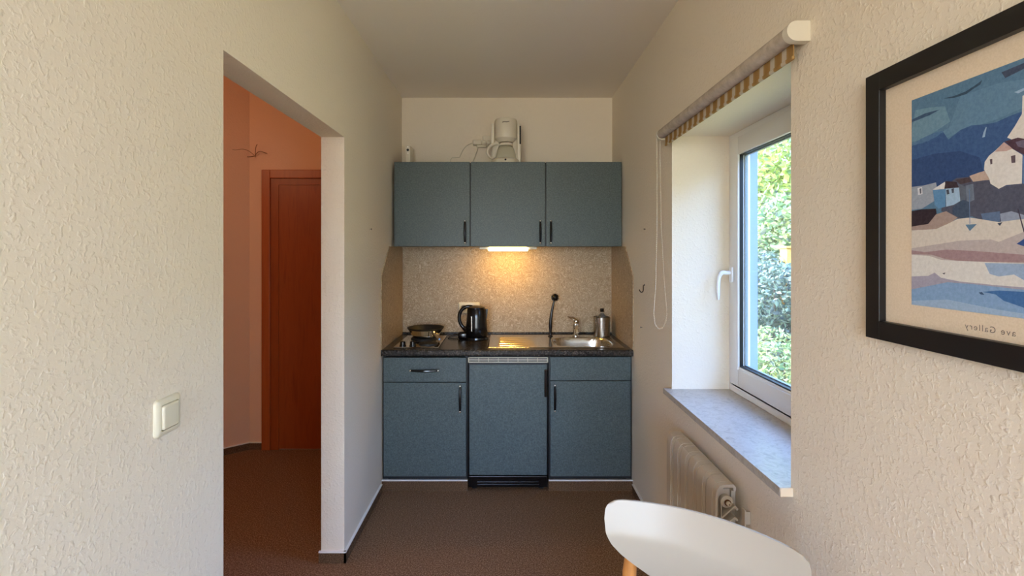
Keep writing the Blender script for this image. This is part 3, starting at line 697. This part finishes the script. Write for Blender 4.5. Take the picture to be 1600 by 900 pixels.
bm = bm_new(); tube(bm, bez((-.205, YB-.03, 2.25), (-.22, YB-.02, 2.2), (-.25, YB-.02, 2.14), (-.262, YB-.03, 2.09), 10), .003, 6)
tube(bm, bez((-.245, YB-.02, 2.282), (-.32, YB-.008, 2.27), (-.33, YB-.008, 2.20), (-.345, YB-.008, 2.178), 10)+[(-.40, YB-.008, 2.175), (-.41, YB-.008, 2.16), (-.412, YB-.008, 2.09)], .0025, 6); obj('power_cord', bm, 'cable', pl, smooth=True)
# slim white box
sb = thing('slim_box', 'slim white box with a round black button on the left wall cabinet', 'box', (-.684, 3.50, U1+.0015))
bm = bm_new(); box(bm, -.702, -.667, 3.47, 3.60, U1+.0015, 2.222, bev=.004); obj('casing', bm, 'wplastic', sb)
bm = bm_new(); lathe(bm, [(.0085, 0), (.0085, .003), (.001, .004)], (-.684, 3.47, 2.190), 16, rot=Matrix.Rotation(PI/2, 3, 'X')); obj('button', bm, 'matteblack', sb)
for z in (2.212, 2.169):
    bm = bm_new(); lathe(bm, [(.0045, 0), (.0035, .003), (.001, .0035)], (-.684, 3.47, z), 12, rot=Matrix.Rotation(PI/2, 3, 'X')); obj('screw', bm, 'chrome', sb)

# ------------------------------------------------------------------ light switch
lw = thing('light_switch', 'square cream rocker light switch on the left wall', 'switch', (XL, 1.13, 1.10))
def rrect(ya, yb, za, zb, r, n=5):
    out = []
    for cy_, cz_, a0 in ((yb-r, zb-r, 0), (ya+r, zb-r, PI/2), (ya+r, za+r, PI), (yb-r, za+r, 3*PI/2)):
        for i in range(n+1):
            a = a0+PI/2*i/n; out.append((cy_+r*math.cos(a), cz_+r*math.sin(a)))
    return out
def plate(bm, ya, yb, za, zb, r, layers, mi=0):
    """layers: list of (x, inset)"""
    rings = []
    for x, ins in layers:
        rings.append([bm.verts.new((x, p[0], p[1])) for p in rrect(ya+ins, yb-ins, za+ins, zb-ins, max(.001, r-ins*.5))])
    fs = []
    for a, b in zip(rings, rings[1:]):
        n = len(a)
        for i in range(n): fs.append(bm.faces.new([a[i], a[(i+1) % n], b[(i+1) % n], b[i]]))
    fs.append(bm.faces.new(rings[-1])); setmi(fs, mi); bmesh.ops.recalc_face_normals(bm, faces=fs)
bm = bm_new(); plate(bm, 1.088, 1.172, 1.060, 1.144, .010, [(XL, 0), (XL+.003, 0), (XL+.007, .0035), (XL+.009, .008), (XL+.0095, .013), (XL+.0092, .0128), (XL+.002, .013)]); obj('switch_frame', bm, 'cream', lw, smooth=True, angle=50)
bm = bm_new(); plate(bm, 1.103, 1.157, 1.075, 1.129, .006, [(XL+.002, 0), (XL+.0115, 0), (XL+.0135, .002), (XL+.014, .005)]); obj('rocker', bm, 'cream', lw, smooth=True, angle=50)

# ------------------------------------------------------------------ framed picture
pf = thing('framed_picture', 'black framed harbour print hanging on the right wall', 'picture', (XR, .70, 1.565))
PY0, PY1, PZ0, PZ1, FW = .352, 1.052, 1.292, 1.837, .038
bm = bm_new(); Xf = .757
ring(bm, Xf, XR-.001, PY0, PY1, PZ0, PZ1, FW, bev=.0012); obj('frame_moulding', bm, 'frame', pf)
bm = bm_new(); box(bm, .7712, .7735, PY0+FW-.002, PY1-FW+.002, PZ0+FW-.002, PZ1-FW+.002); obj('mat_board', bm, 'matboard', pf)
AX = .770; AY0, AY1, AZ0, AZ1 = .455, .949, 1.370, 1.758
def pt(x, y):
    D = 780*AX/(x-791); z = 1.466+(397-y)*D/780
    return (max(AY0, min(AY1, D)), max(AZ0, min(AZ1, z)))
ART = [((88, 118, 136), None),
 ((108, 138, 150), [(1424,222),(1424,204),(1430,172),(1452,168),(1476,166),(1484,190),(1460,206),(1440,218)]),
 ((98, 128, 146), [(1424,260),(1450,214),(1482,200),(1500,150),(1560,130),(1620,120),(1640,150),(1560,185),(1500,205),(1460,225)]),
 ((62, 88, 124), [(1424,300),(1424,228),(1450,220),(1473,206),(1481,218),(1500,203),(1517,196),(1540,194),(1556,191),(1575,182),(1591,176),(1640,160),(2111,60),(2111,300)]),
 ((52, 74, 110), [(1424,300),(1424,250),(1460,240),(1500,236),(1530,246),(1545,300)]),
 ((80, 110, 138), [(1424,226),(1440,216),(1458,208),(1476,203),(1462,214),(1440,224)]),
 ((56, 76, 92), [(1473,154),(1490,150),(1508,143),(1522,134),(1534,125),(1531,132),(1520,139),(1509,147),(1490,153)]),
 ((62, 84, 104), [(1424,187),(1445,177),(1468,171),(1452,180),(1424,191)]),
 ((66, 74, 90), [(1564,113),(1600,98),(1660,70),(1660,84),(1600,107),(1570,122)]),
 ((150, 172, 186), [(1536,207),(1540,198),(1541,199),(1538,214),(1534,215)]),
 ((150, 172, 186), [(1584,144),(1600,137),(1604,139),(1590,146)]),
 ((214, 203, 186), [(1597,150),(1596,178),(1585,197),(1573,215),(1600,226),(1720,226),(1740,60),(1640,120)]),
 ((150, 155, 158), [(1424,292),(1442,290),(1462,285),(1466,310),(1440,326),(1424,328)]),
 ((212, 208, 200), [(1433,294),(1440,292),(1441,303),(1434,305)]),
 ((90, 92, 98), [(1436,295),(1439,294),(1439,302),(1437,303)]),
 ((82, 84, 94), [(1470,330),(1476,290),(1494,278),(1517,276),(1545,278),(1560,294),(1572,290),(1596,286),(2111,290),(2111,380),(1600,348),(1534,345),(1518,338),(1497,342)]),
 ((110, 118, 128), [(1508,290),(1520,287),(1522,312),(1510,318)]),
 ((96, 100, 108), [(1495,286),(1509,292),(1508,312),(1499,314)]),
 ((186, 160, 140), [(1514,275),(1528,270),(1541,266),(1546,281),(1535,282),(1520,284)]),
 ((216, 207, 192), [(1568,222),(1556,234),(1545,243),(1538,253),(1537,265),(1545,279),(1547,287),(1560,295),(1572,289),(1596,287),(1597,242),(1582,233)]),
 ((186, 155, 140), [(1568,222),(1554,237),(1572,236),(1582,232)]),
 ((80, 58, 66), [(1569,221),(1590,215),(1640,225),(1660,262),(1600,242),(1582,233)]),
 ((108, 98, 110), [(1586,222),(1600,218),(1630,228),(1610,234),(1590,229)]),
 ((96, 80, 84), [(1546,249),(1550,248),(1550,256),(1547,257)]),
 ((96, 80, 84), [(1579,244),(1586,242),(1586,254),(1580,255)]),
 ((92, 118, 154), [(1597,243),(1660,262),(1660,286),(1597,287)]),
 ((216, 210, 198), [(1457,296),(1476,284),(1477,295),(1462,297)]),
 ((94, 134, 164), [(1457,297),(1477,295),(1477,323),(1466,326),(1460,320)]),
 ((158, 182, 194), [(1477,294),(1498,292),(1500,314),(1490,320),(1478,323)]),
 ((62, 50, 54), [(1477,283),(1494,284),(1498,293),(1475,295)]),
 ((74, 78, 88), [(1478,297),(1482,296),(1483,303),(1479,304)]),
 ((74, 78, 88), [(1486,295),(1490,294),(1490,301),(1487,302)]),
 ((76, 62, 64), [(1492,281),(1514,277),(1518,284),(1500,288)]),
 ((66, 80, 96), [(1488,324),(1504,312),(1515,316),(1514,340),(1500,341),(1488,334)]),
 ((52, 42, 46), [(1424,330),(1440,327),(1462,326),(1464,340),(1455,348),(1440,353),(1424,355)]),
 ((160, 138, 124), [(1462,335),(1478,330),(1496,340),(1480,352),(1462,360),(1424,360),(1424,354),(1450,350)]),
 ((92, 110, 134), [(1532,334),(1562,330),(1562,346),(1536,345)]),
 ((140, 146, 158), [(1562,334),(1580,330),(1600,336),(1640,350),(1564,347)]),
 ((206, 194, 174), [(1424,360),(1462,358),(1480,350),(1496,342),(1516,340),(1560,347),(1600,342),(2111,360),(2111,460),(1424,460)]),
 ((180, 166, 156), [(1424,388),(1500,376),(1548,374),(1560,378),(1585,368),(1600,362),(2111,372),(2111,430),(1424,405)]),
 ((156, 128, 124), [(1424,391),(1445,394),(1478,390),(1520,392),(1600,398),(2111,412),(2111,440),(1600,410),(1500,408),(1478,405),(1455,398),(1424,397)]),
 ((212, 205, 190), [(1424,398),(1452,400),(1470,406),(1540,410),(1600,412),(2111,440),(2111,520),(1424,460)]),
 ((150, 168, 184), [(1538,411),(1600,412),(2111,440),(2111,500),(1600,438),(1584,429),(1560,432),(1546,428)]),
 ((160, 152, 158), [(1424,432),(1450,431),(1460,426),(1470,434),(1500,440),(1560,446),(1600,449),(2111,520),(2111,560),(1424,455)]),
 ((128, 156, 180), [(1424,452),(1450,447),(1480,441),(1520,444),(1600,453),(2111,520),(2111,900),(1424,500)]),
 ((68, 106, 148), [(1535,456),(1560,454),(1600,456),(2111,520),(2111,640),(1600,481),(1568,470),(1555,460)]),
 ((152, 172, 186), [(1424,470),(1480,468),(1560,484),(1600,490),(2111,640),(2111,900),(1424,480)]),
 ((94, 122, 140), [(1508,351),(1526,350),(1520,356),(1515,361)]),
 ((104, 124, 150), [(1513.6,296),(1515,296),(1515.6,350),(1514.6,350)]),
 ((60, 70, 84), [(1558,349),(1566,347),(1562,353)]),
 ((70, 62, 74), [(1589,326),(1591,326),(1601,362),(1599,363)]),
 ((50, 76, 124), [(1588,381),(1600,373),(1640,378),(1640,388),(1600,385)]),
 ((74, 72, 80), [(1472,427),(1477,426),(1475,429)]), ((60, 84, 110), [(1529,457),(1534,456),(1538,461),(1532,460)]),
]
bm = bm_new(); keys = []
for i, (c, poly) in enumerate(ART):
    c = (min(235, int(c[0]*1.04)), min(235, int(c[1]*1.07)), min(235, int(c[2]*1.14)))
    k = 'paint %02d' % i; mm = Mat(k, c, .75, spec=.2)
    mm.color(mm.ramp(mm.noise(160, 3, .7), [(.3, tuple(max(0, v-8) for v in c)), (.7, tuple(min(255, v+8) for v in c))]))
    M[k] = mm.m; keys.append(k); x = .7708-.00001*i
    if poly is None: P = [(AY0, AZ0), (AY1, AZ0), (AY1, AZ1), (AY0, AZ1)]
    else: P = [pt(*q) for q in poly]
    Q = []
    for q in P:
        if not Q or (abs(q[0]-Q[-1][0])+abs(q[1]-Q[-1][1])) > 1e-5: Q.append(q)
    vs = [bm.verts.new((x, q[0], q[1])) for q in Q]; e = [bm.edges.new((vs[j], vs[(j+1) % len(vs)])) for j in range(len(vs))]
    r = bmesh.ops.triangle_fill(bm, edges=e, use_beauty=True, use_dissolve=False)
    for f in r['geom']:
        if isinstance(f, bmesh.types.BMFace):
            f.material_index = i
            f.normal_update()
            if f.normal.x > 0: f.normal_flip()
obj('art_print', bm, keys, pf)
# mirrored caption lettering (the print is seen mirrored)
fc = bpy.data.curves.new('caption', 'FONT'); fc.body = 'ave Gallery'; fc.size = .0145; fc.space_character = 1.25
to = bpy.data.objects.new('caption_tmp', fc); COL.objects.link(to)
me = bpy.data.meshes.new_from_object(to.evaluated_get(bpy.context.evaluated_depsgraph_get()))
bpy.data.objects.remove(to)
wmax = max(v.co.x for v in me.vertices)
org = ORG[pf.name]
for v in me.vertices:
    a, b = v.co.x, v.co.y       # text runs from far-right towards the frame's left edge, glyphs mirrored
    v.co = Vector((.7709, .839-(wmax-a), 1.341+b)) - org
for mi_ in list(me.materials): pass
me.materials.clear(); me.materials.append(M['ink'])
o = bpy.data.objects.new('caption', me); COL.objects.link(o); o.parent = pf; ORG[o.name] = org

# ------------------------------------------------------------------ chair
C0 = Vector((.470, 1.225, 0)); ex = Vector((.83, -.56, 0)).normalized(); nb = Vector((.56, .83, 0)).normalized()
ch = thing('chair', 'chair with white curved plastic backrest and wooden legs in front of the radiator', 'chair', C0-nb*.15)
def CP(u, v, z): return C0+ex*u+nb*v+Vector((0, 0, z))
T0 = .800
wt_tab = [(0, .228), (.006, .2345), (.02, .2385), (.045, .238), (.08, .231), (.11, .218), (.14, .196), (.17, .165), (.20, .128), (.225, .088), (.243, .045), (.250, .004)]
def halfw(t):
    for (a, b), (c, d_) in zip(wt_tab, wt_tab[1:]):
        if t <= c: return b+(d_-b)*(t-a)/(c-a)
    return .004
NT, NU = 40, 40
def shell_pt(i, j, off):
    t = .250*(i/NT)**1.15; hw = halfw(t); s = -1+2*j/NU
    u = hw*math.sin(s*PI/2)*.35+hw*s*.65
    top_r = .009*(abs(s)**14)          # rounded upper corners
    z = T0-t-top_r*(1-i/NT)**6
    v = .062*(1-(u/.236)**2) - .030*(t/.10 if t < .07 else .7+.42*(1-math.exp(-(t-.07)/.042))) + .55*max(0, t-.085)**1.25
    v += off
    return CP(u, v, z)
bm = bm_new()
F = [[bm.verts.new(shell_pt(i, j, 0)) for j in range(NU+1)] for i in range(NT+1)]
B = [[bm.verts.new(shell_pt(i, j, .007)) for j in range(NU+1)] for i in range(NT+1)]
for i in range(NT):
    for j in range(NU):
        bm.faces.new([F[i][j], F[i+1][j], F[i+1][j+1], F[i][j+1]]); bm.faces.new([B[i][j+1], B[i+1][j+1], B[i+1][j], B[i][j]])
for j in range(NU):
    bm.faces.new([F[0][j], F[0][j+1], B[0][j+1], B[0][j]]); bm.faces.new([F[NT][j+1], F[NT][j], B[NT][j], B[NT][j+1]])
for i in range(NT):
    bm.faces.new([F[i+1][0], F[i][0], B[i][0], B[i+1][0]]); bm.faces.new([F[i][NU], F[i+1][NU], B[i+1][NU], B[i][NU]])
bmesh.ops.recalc_face_normals(bm, faces=bm.faces[:])
obj('backrest', bm, 'shell', ch, smooth=True, angle=50)
bm = bm_new(); NR = 40
sp_ = []
for i in range(NR):
    a = 2*PI*i/NR; c_, s_ = math.cos(a), math.sin(a)
    sp_.append((.215*math.copysign(abs(c_)**.6, c_), -.20+.215*math.copysign(abs(s_)**.6, s_)))
rings = []
for z, k in ((.440, .96), (.444, .99), (.450, 1.0), (.456, .99), (.459, .96), (.454, .7), (.450, .3)):
    rings.append([bm.verts.new(CP(u*k, -.20+(v+.20)*k, z)) for u, v in sp_])
for a, b in zip(rings, rings[1:]):
    for i in range(NR): bm.faces.new([a[i], a[(i+1) % NR], b[(i+1) % NR], b[i]])
bm.faces.new(rings[0][::-1]); bm.faces.new(rings[-1]); obj('seat', bm, 'shell', ch, smooth=True)
for s in (-1, 1):
    bm = bm_new(); tube(bm, [CP(s*.195, .115, 0), CP(s*.192, .075, .25), CP(s*.190, .045, .45), CP(s*.188, .040, .60), CP(s*.180, .040, .675)], .017, 14, radii=[.013, .017, .019, .019, .015]); obj('leg', bm, 'wood', ch, smooth=True)
    bm = bm_new(); tube(bm, [CP(s*.205, -.43, 0), CP(s*.185, -.385, .438)], .017, 14, radii=[.012, .018]); obj('leg', bm, 'wood', ch, smooth=True)
    bm = bm_new(); tube(bm, [CP(s*.185, -.385, .428), CP(s*.190, .045, .428)], .012, 10); obj('side_rail', bm, 'wood', ch, smooth=True)
bm = bm_new(); tube(bm, [CP(-.188, .045, .40), CP(.188, .045, .40)], .012, 10); obj('rear_rail', bm, 'wood', ch, smooth=True)

# ------------------------------------------------------------------ garden outside
def gz(x, y): return -.15+max(0, x-1.25)*.30+.02*math.sin(x*1.7+y)
bm = bm_new(); n = 40
GX = [1.165+14*(i/n)**1.3 for i in range(n+1)]; GY = [-8+26*i/n for i in range(n+1)]
V = [[bm.verts.new((x, y, gz(x, y))) for y in GY] for x in GX]
for i in range(n):
    for j in range(n): bm.faces.new([V[i][j], V[i+1][j], V[i+1][j+1], V[i][j+1]])
struct('ground', bm, 'lawn', smooth=True)
bm = bm_new(); box(bm, -14, 14, -20, -3.25, -.2, -.15); struct('ground_rear', bm, 'lawn')

def leaves(bm, centres, count, size, rnd, aspect=.5):
    for _ in range(count):
        c, (rx, ry, rz) = rnd.choice(centres)
        while True:
            v = Vector((rnd.uniform(-1, 1), rnd.uniform(-1, 1), rnd.uniform(-1, 1)))
            if .25 < v.length < 1: break
        v = v.normalized()*(v.length**.5)
        p = Vector(c)+Vector((v.x*rx, v.y*ry, v.z*rz))
        s = size*rnd.uniform(.6, 1.35)
        d1 = Vector((rnd.gauss(0, 1), rnd.gauss(0, 1), rnd.gauss(0, .7))).normalized(); d2 = d1.orthogonal().normalized()
        d2 = (Matrix.Rotation(rnd.uniform(0, 2*PI), 3, d1) @ d2); up = d1.cross(d2)*s*.18
        a = bm.verts.new(p-d1*s); b = bm.verts.new(p+d2*s*aspect+up); c_ = bm.verts.new(p+d1*s); e = bm.verts.new(p-d2*s*aspect+up)
        bm.faces.new([a, b, c_]); bm.faces.new([a, c_, e])
def shrub(name, label, cat, base, blobs, count, size, mat, seed, trunk=None, group=None):
    rnd = random.Random(seed); base = Vector((base[0], base[1], gz(base[0], base[1])-.02))
    t = thing(name, label, cat, base, group)
    bm = bm_new(); cs = [((base.x+a, base.y+b, c), r) for a, b, c, r in blobs]
    leaves(bm, cs, count, size, rnd); me_ = obj_fast('foliage', bm, mat, t)
    bm = bm_new()
    for c, r in cs[:5]:
        c = Vector(c); p = base+Vector((rnd.uniform(-.04, .04), rnd.uniform(-.04, .04), 0))
        tube(bm, bez(p, p+Vector((0, 0, .4*(c.z-base.z))), c-Vector((0, 0, .4*(c.z-base.z))), c+Vector((0, 0, r[2]*.5)), 8), .02, 6, radii=[.035*(trunk or 1)*(1-.8*i/8) for i in range(9)])
    obj('trunk', bm, 'bark', t, smooth=True); return t
def obj_fast(name, bm, mat, parent):
    me = bpy.data.meshes.new(name); bmesh.ops.translate(bm, verts=bm.verts, vec=-ORG[parent.name]); bm.to_mesh(me); bm.free()
    me.materials.append(M[mat]); o = bpy.data.objects.new(name, me); COL.objects.link(o); o.parent = parent; ORG[o.name] = ORG[parent.name]; return o
gb = 'garden trees and shrubs outside the window'
shrub('garden_tree', 'tall bright yellow-green leafy tree outside the window, filling the upper pane', 'tree', (4.2, 7.0),
      [(0, 0, 3.2, (1.3, 1.6, 1.0)), (-.5, -1.2, 2.6, (.9, 1.0, .8)), (.3, 1.5, 2.7, (1.2, 1.3, .9)), (-.6, .4, 2.2, (.9, 1.2, .6)), (.2, -2.6, 2.7, (.9, 1.1, .8))], 26000, .046, 'leaf_bright', 11, 2, gb)
shrub('garden_shrub', 'mid-green shrub in the garden left of the yellow post', 'shrub', (3.3, 6.1),
      [(0, 0, 1.75, (.6, .8, .5)), (.2, 1.0, 1.6, (.7, .9, .6)), (-.1, -.8, 1.7, (.5, .7, .5)), (.1, .2, 1.1, (.7, .9, .5))], 14000, .038, 'leaf_mid', 12, 1, gb)
shrub('garden_shrub', 'dark bluish-green shrub in the middle of the window view', 'shrub', (2.55, 4.75),
      [(0, 0, 1.05, (.38, .5, .35)), (.25, -.5, 1.0, (.35, .4, .35)), (.1, .5, 1.15, (.35, .5, .35)), (0, 0, .65, (.4, .6, .35))], 11000, .028, 'leaf_dark', 13, .7, gb)
shrub('garden_shrub', 'low yellow-flecked shrub near the bottom of the window view', 'shrub', (2.2, 3.95),
      [(0, 0, .50, (.3, .4, .26)), (.25, -.4, .48, (.3, .35, .26)), (.1, .45, .55, (.3, .4, .28))], 5000, .028, 'leaf_mid', 14, .5, gb)
shrub('garden_hedge', 'tall dense hedge at the far edge of the garden', 'hedge', (7.4, 6.0),
      [(0, -6+k*1.7, 2.3, (1.0, 1.5, 1.6)) for k in range(9)], 24000, .09, 'leaf_mid', 15, 2, gb)
shrub('garden_hedge', 'dense hedge added out of view to block low sky light', 'hedge', (3.6, -1.5),
      [(0, -3+k*1.2, 1.7, (.7, 1.0, 1.5)) for k in range(5)], 14000, .08, 'leaf_dark', 16, 2, gb)  # unseen hedge, added to keep low sky light off the window reveal
def tuft(x, y, mat, h, seed, label):
    rnd = random.Random(seed); b = Vector((x, y, gz(x, y)))
    bm = bm_new()
    for _ in range(130):
        a = rnd.uniform(0, 2*PI); d_ = Vector((math.cos(a), math.sin(a), 0)); sd = Vector((-d_.y, d_.x, 0))*.006; L = h*rnd.uniform(.6, 1.1); sp2 = rnd.uniform(.2, .8)*L
        prev = None; p0 = b+d_*rnd.uniform(0, .06)
        for i in range(6):
            t = i/5; p = p0+d_*sp2*t*t+Vector((0, 0, L*(t-.35*t*t*sp2/L))); wd = sd*(1-t*.9)
            cur = (bm.verts.new(p-wd), bm.verts.new(p+wd))
            if prev: bm.faces.new([prev[0], prev[1], cur[1], cur[0]])
            prev = cur
    o = obj('grass_tuft', bm, mat, origin=b); tag(o, label, 'grass', 'arching grass tufts outside the window')
tuft(1.95, 3.35, 'leaf_mid', .55, 1, 'green arching grass tuft nearest the window pane')
tuft(1.98, 3.62, 'leaf_yellow', .60, 2, 'yellowish arching grass tuft low in the window view')
tuft(2.15, 3.45, 'leaf_mid', .55, 4, 'green grass tuft behind the nearest tuft outside')
bm = bm_new(); z = gz(2.83, 5.0); box(bm, 2.77, 2.90, 4.93, 5.06, z-.02, 1.52, bev=.008); box(bm, 2.755, 2.915, 4.915, 5.075, 1.52, 1.545, bev=.006)
tag(obj('garden_post', bm, 'timber', origin=(2.83, 5.0, z)), 'yellow timber post standing among the shrubs outside the window', 'post')
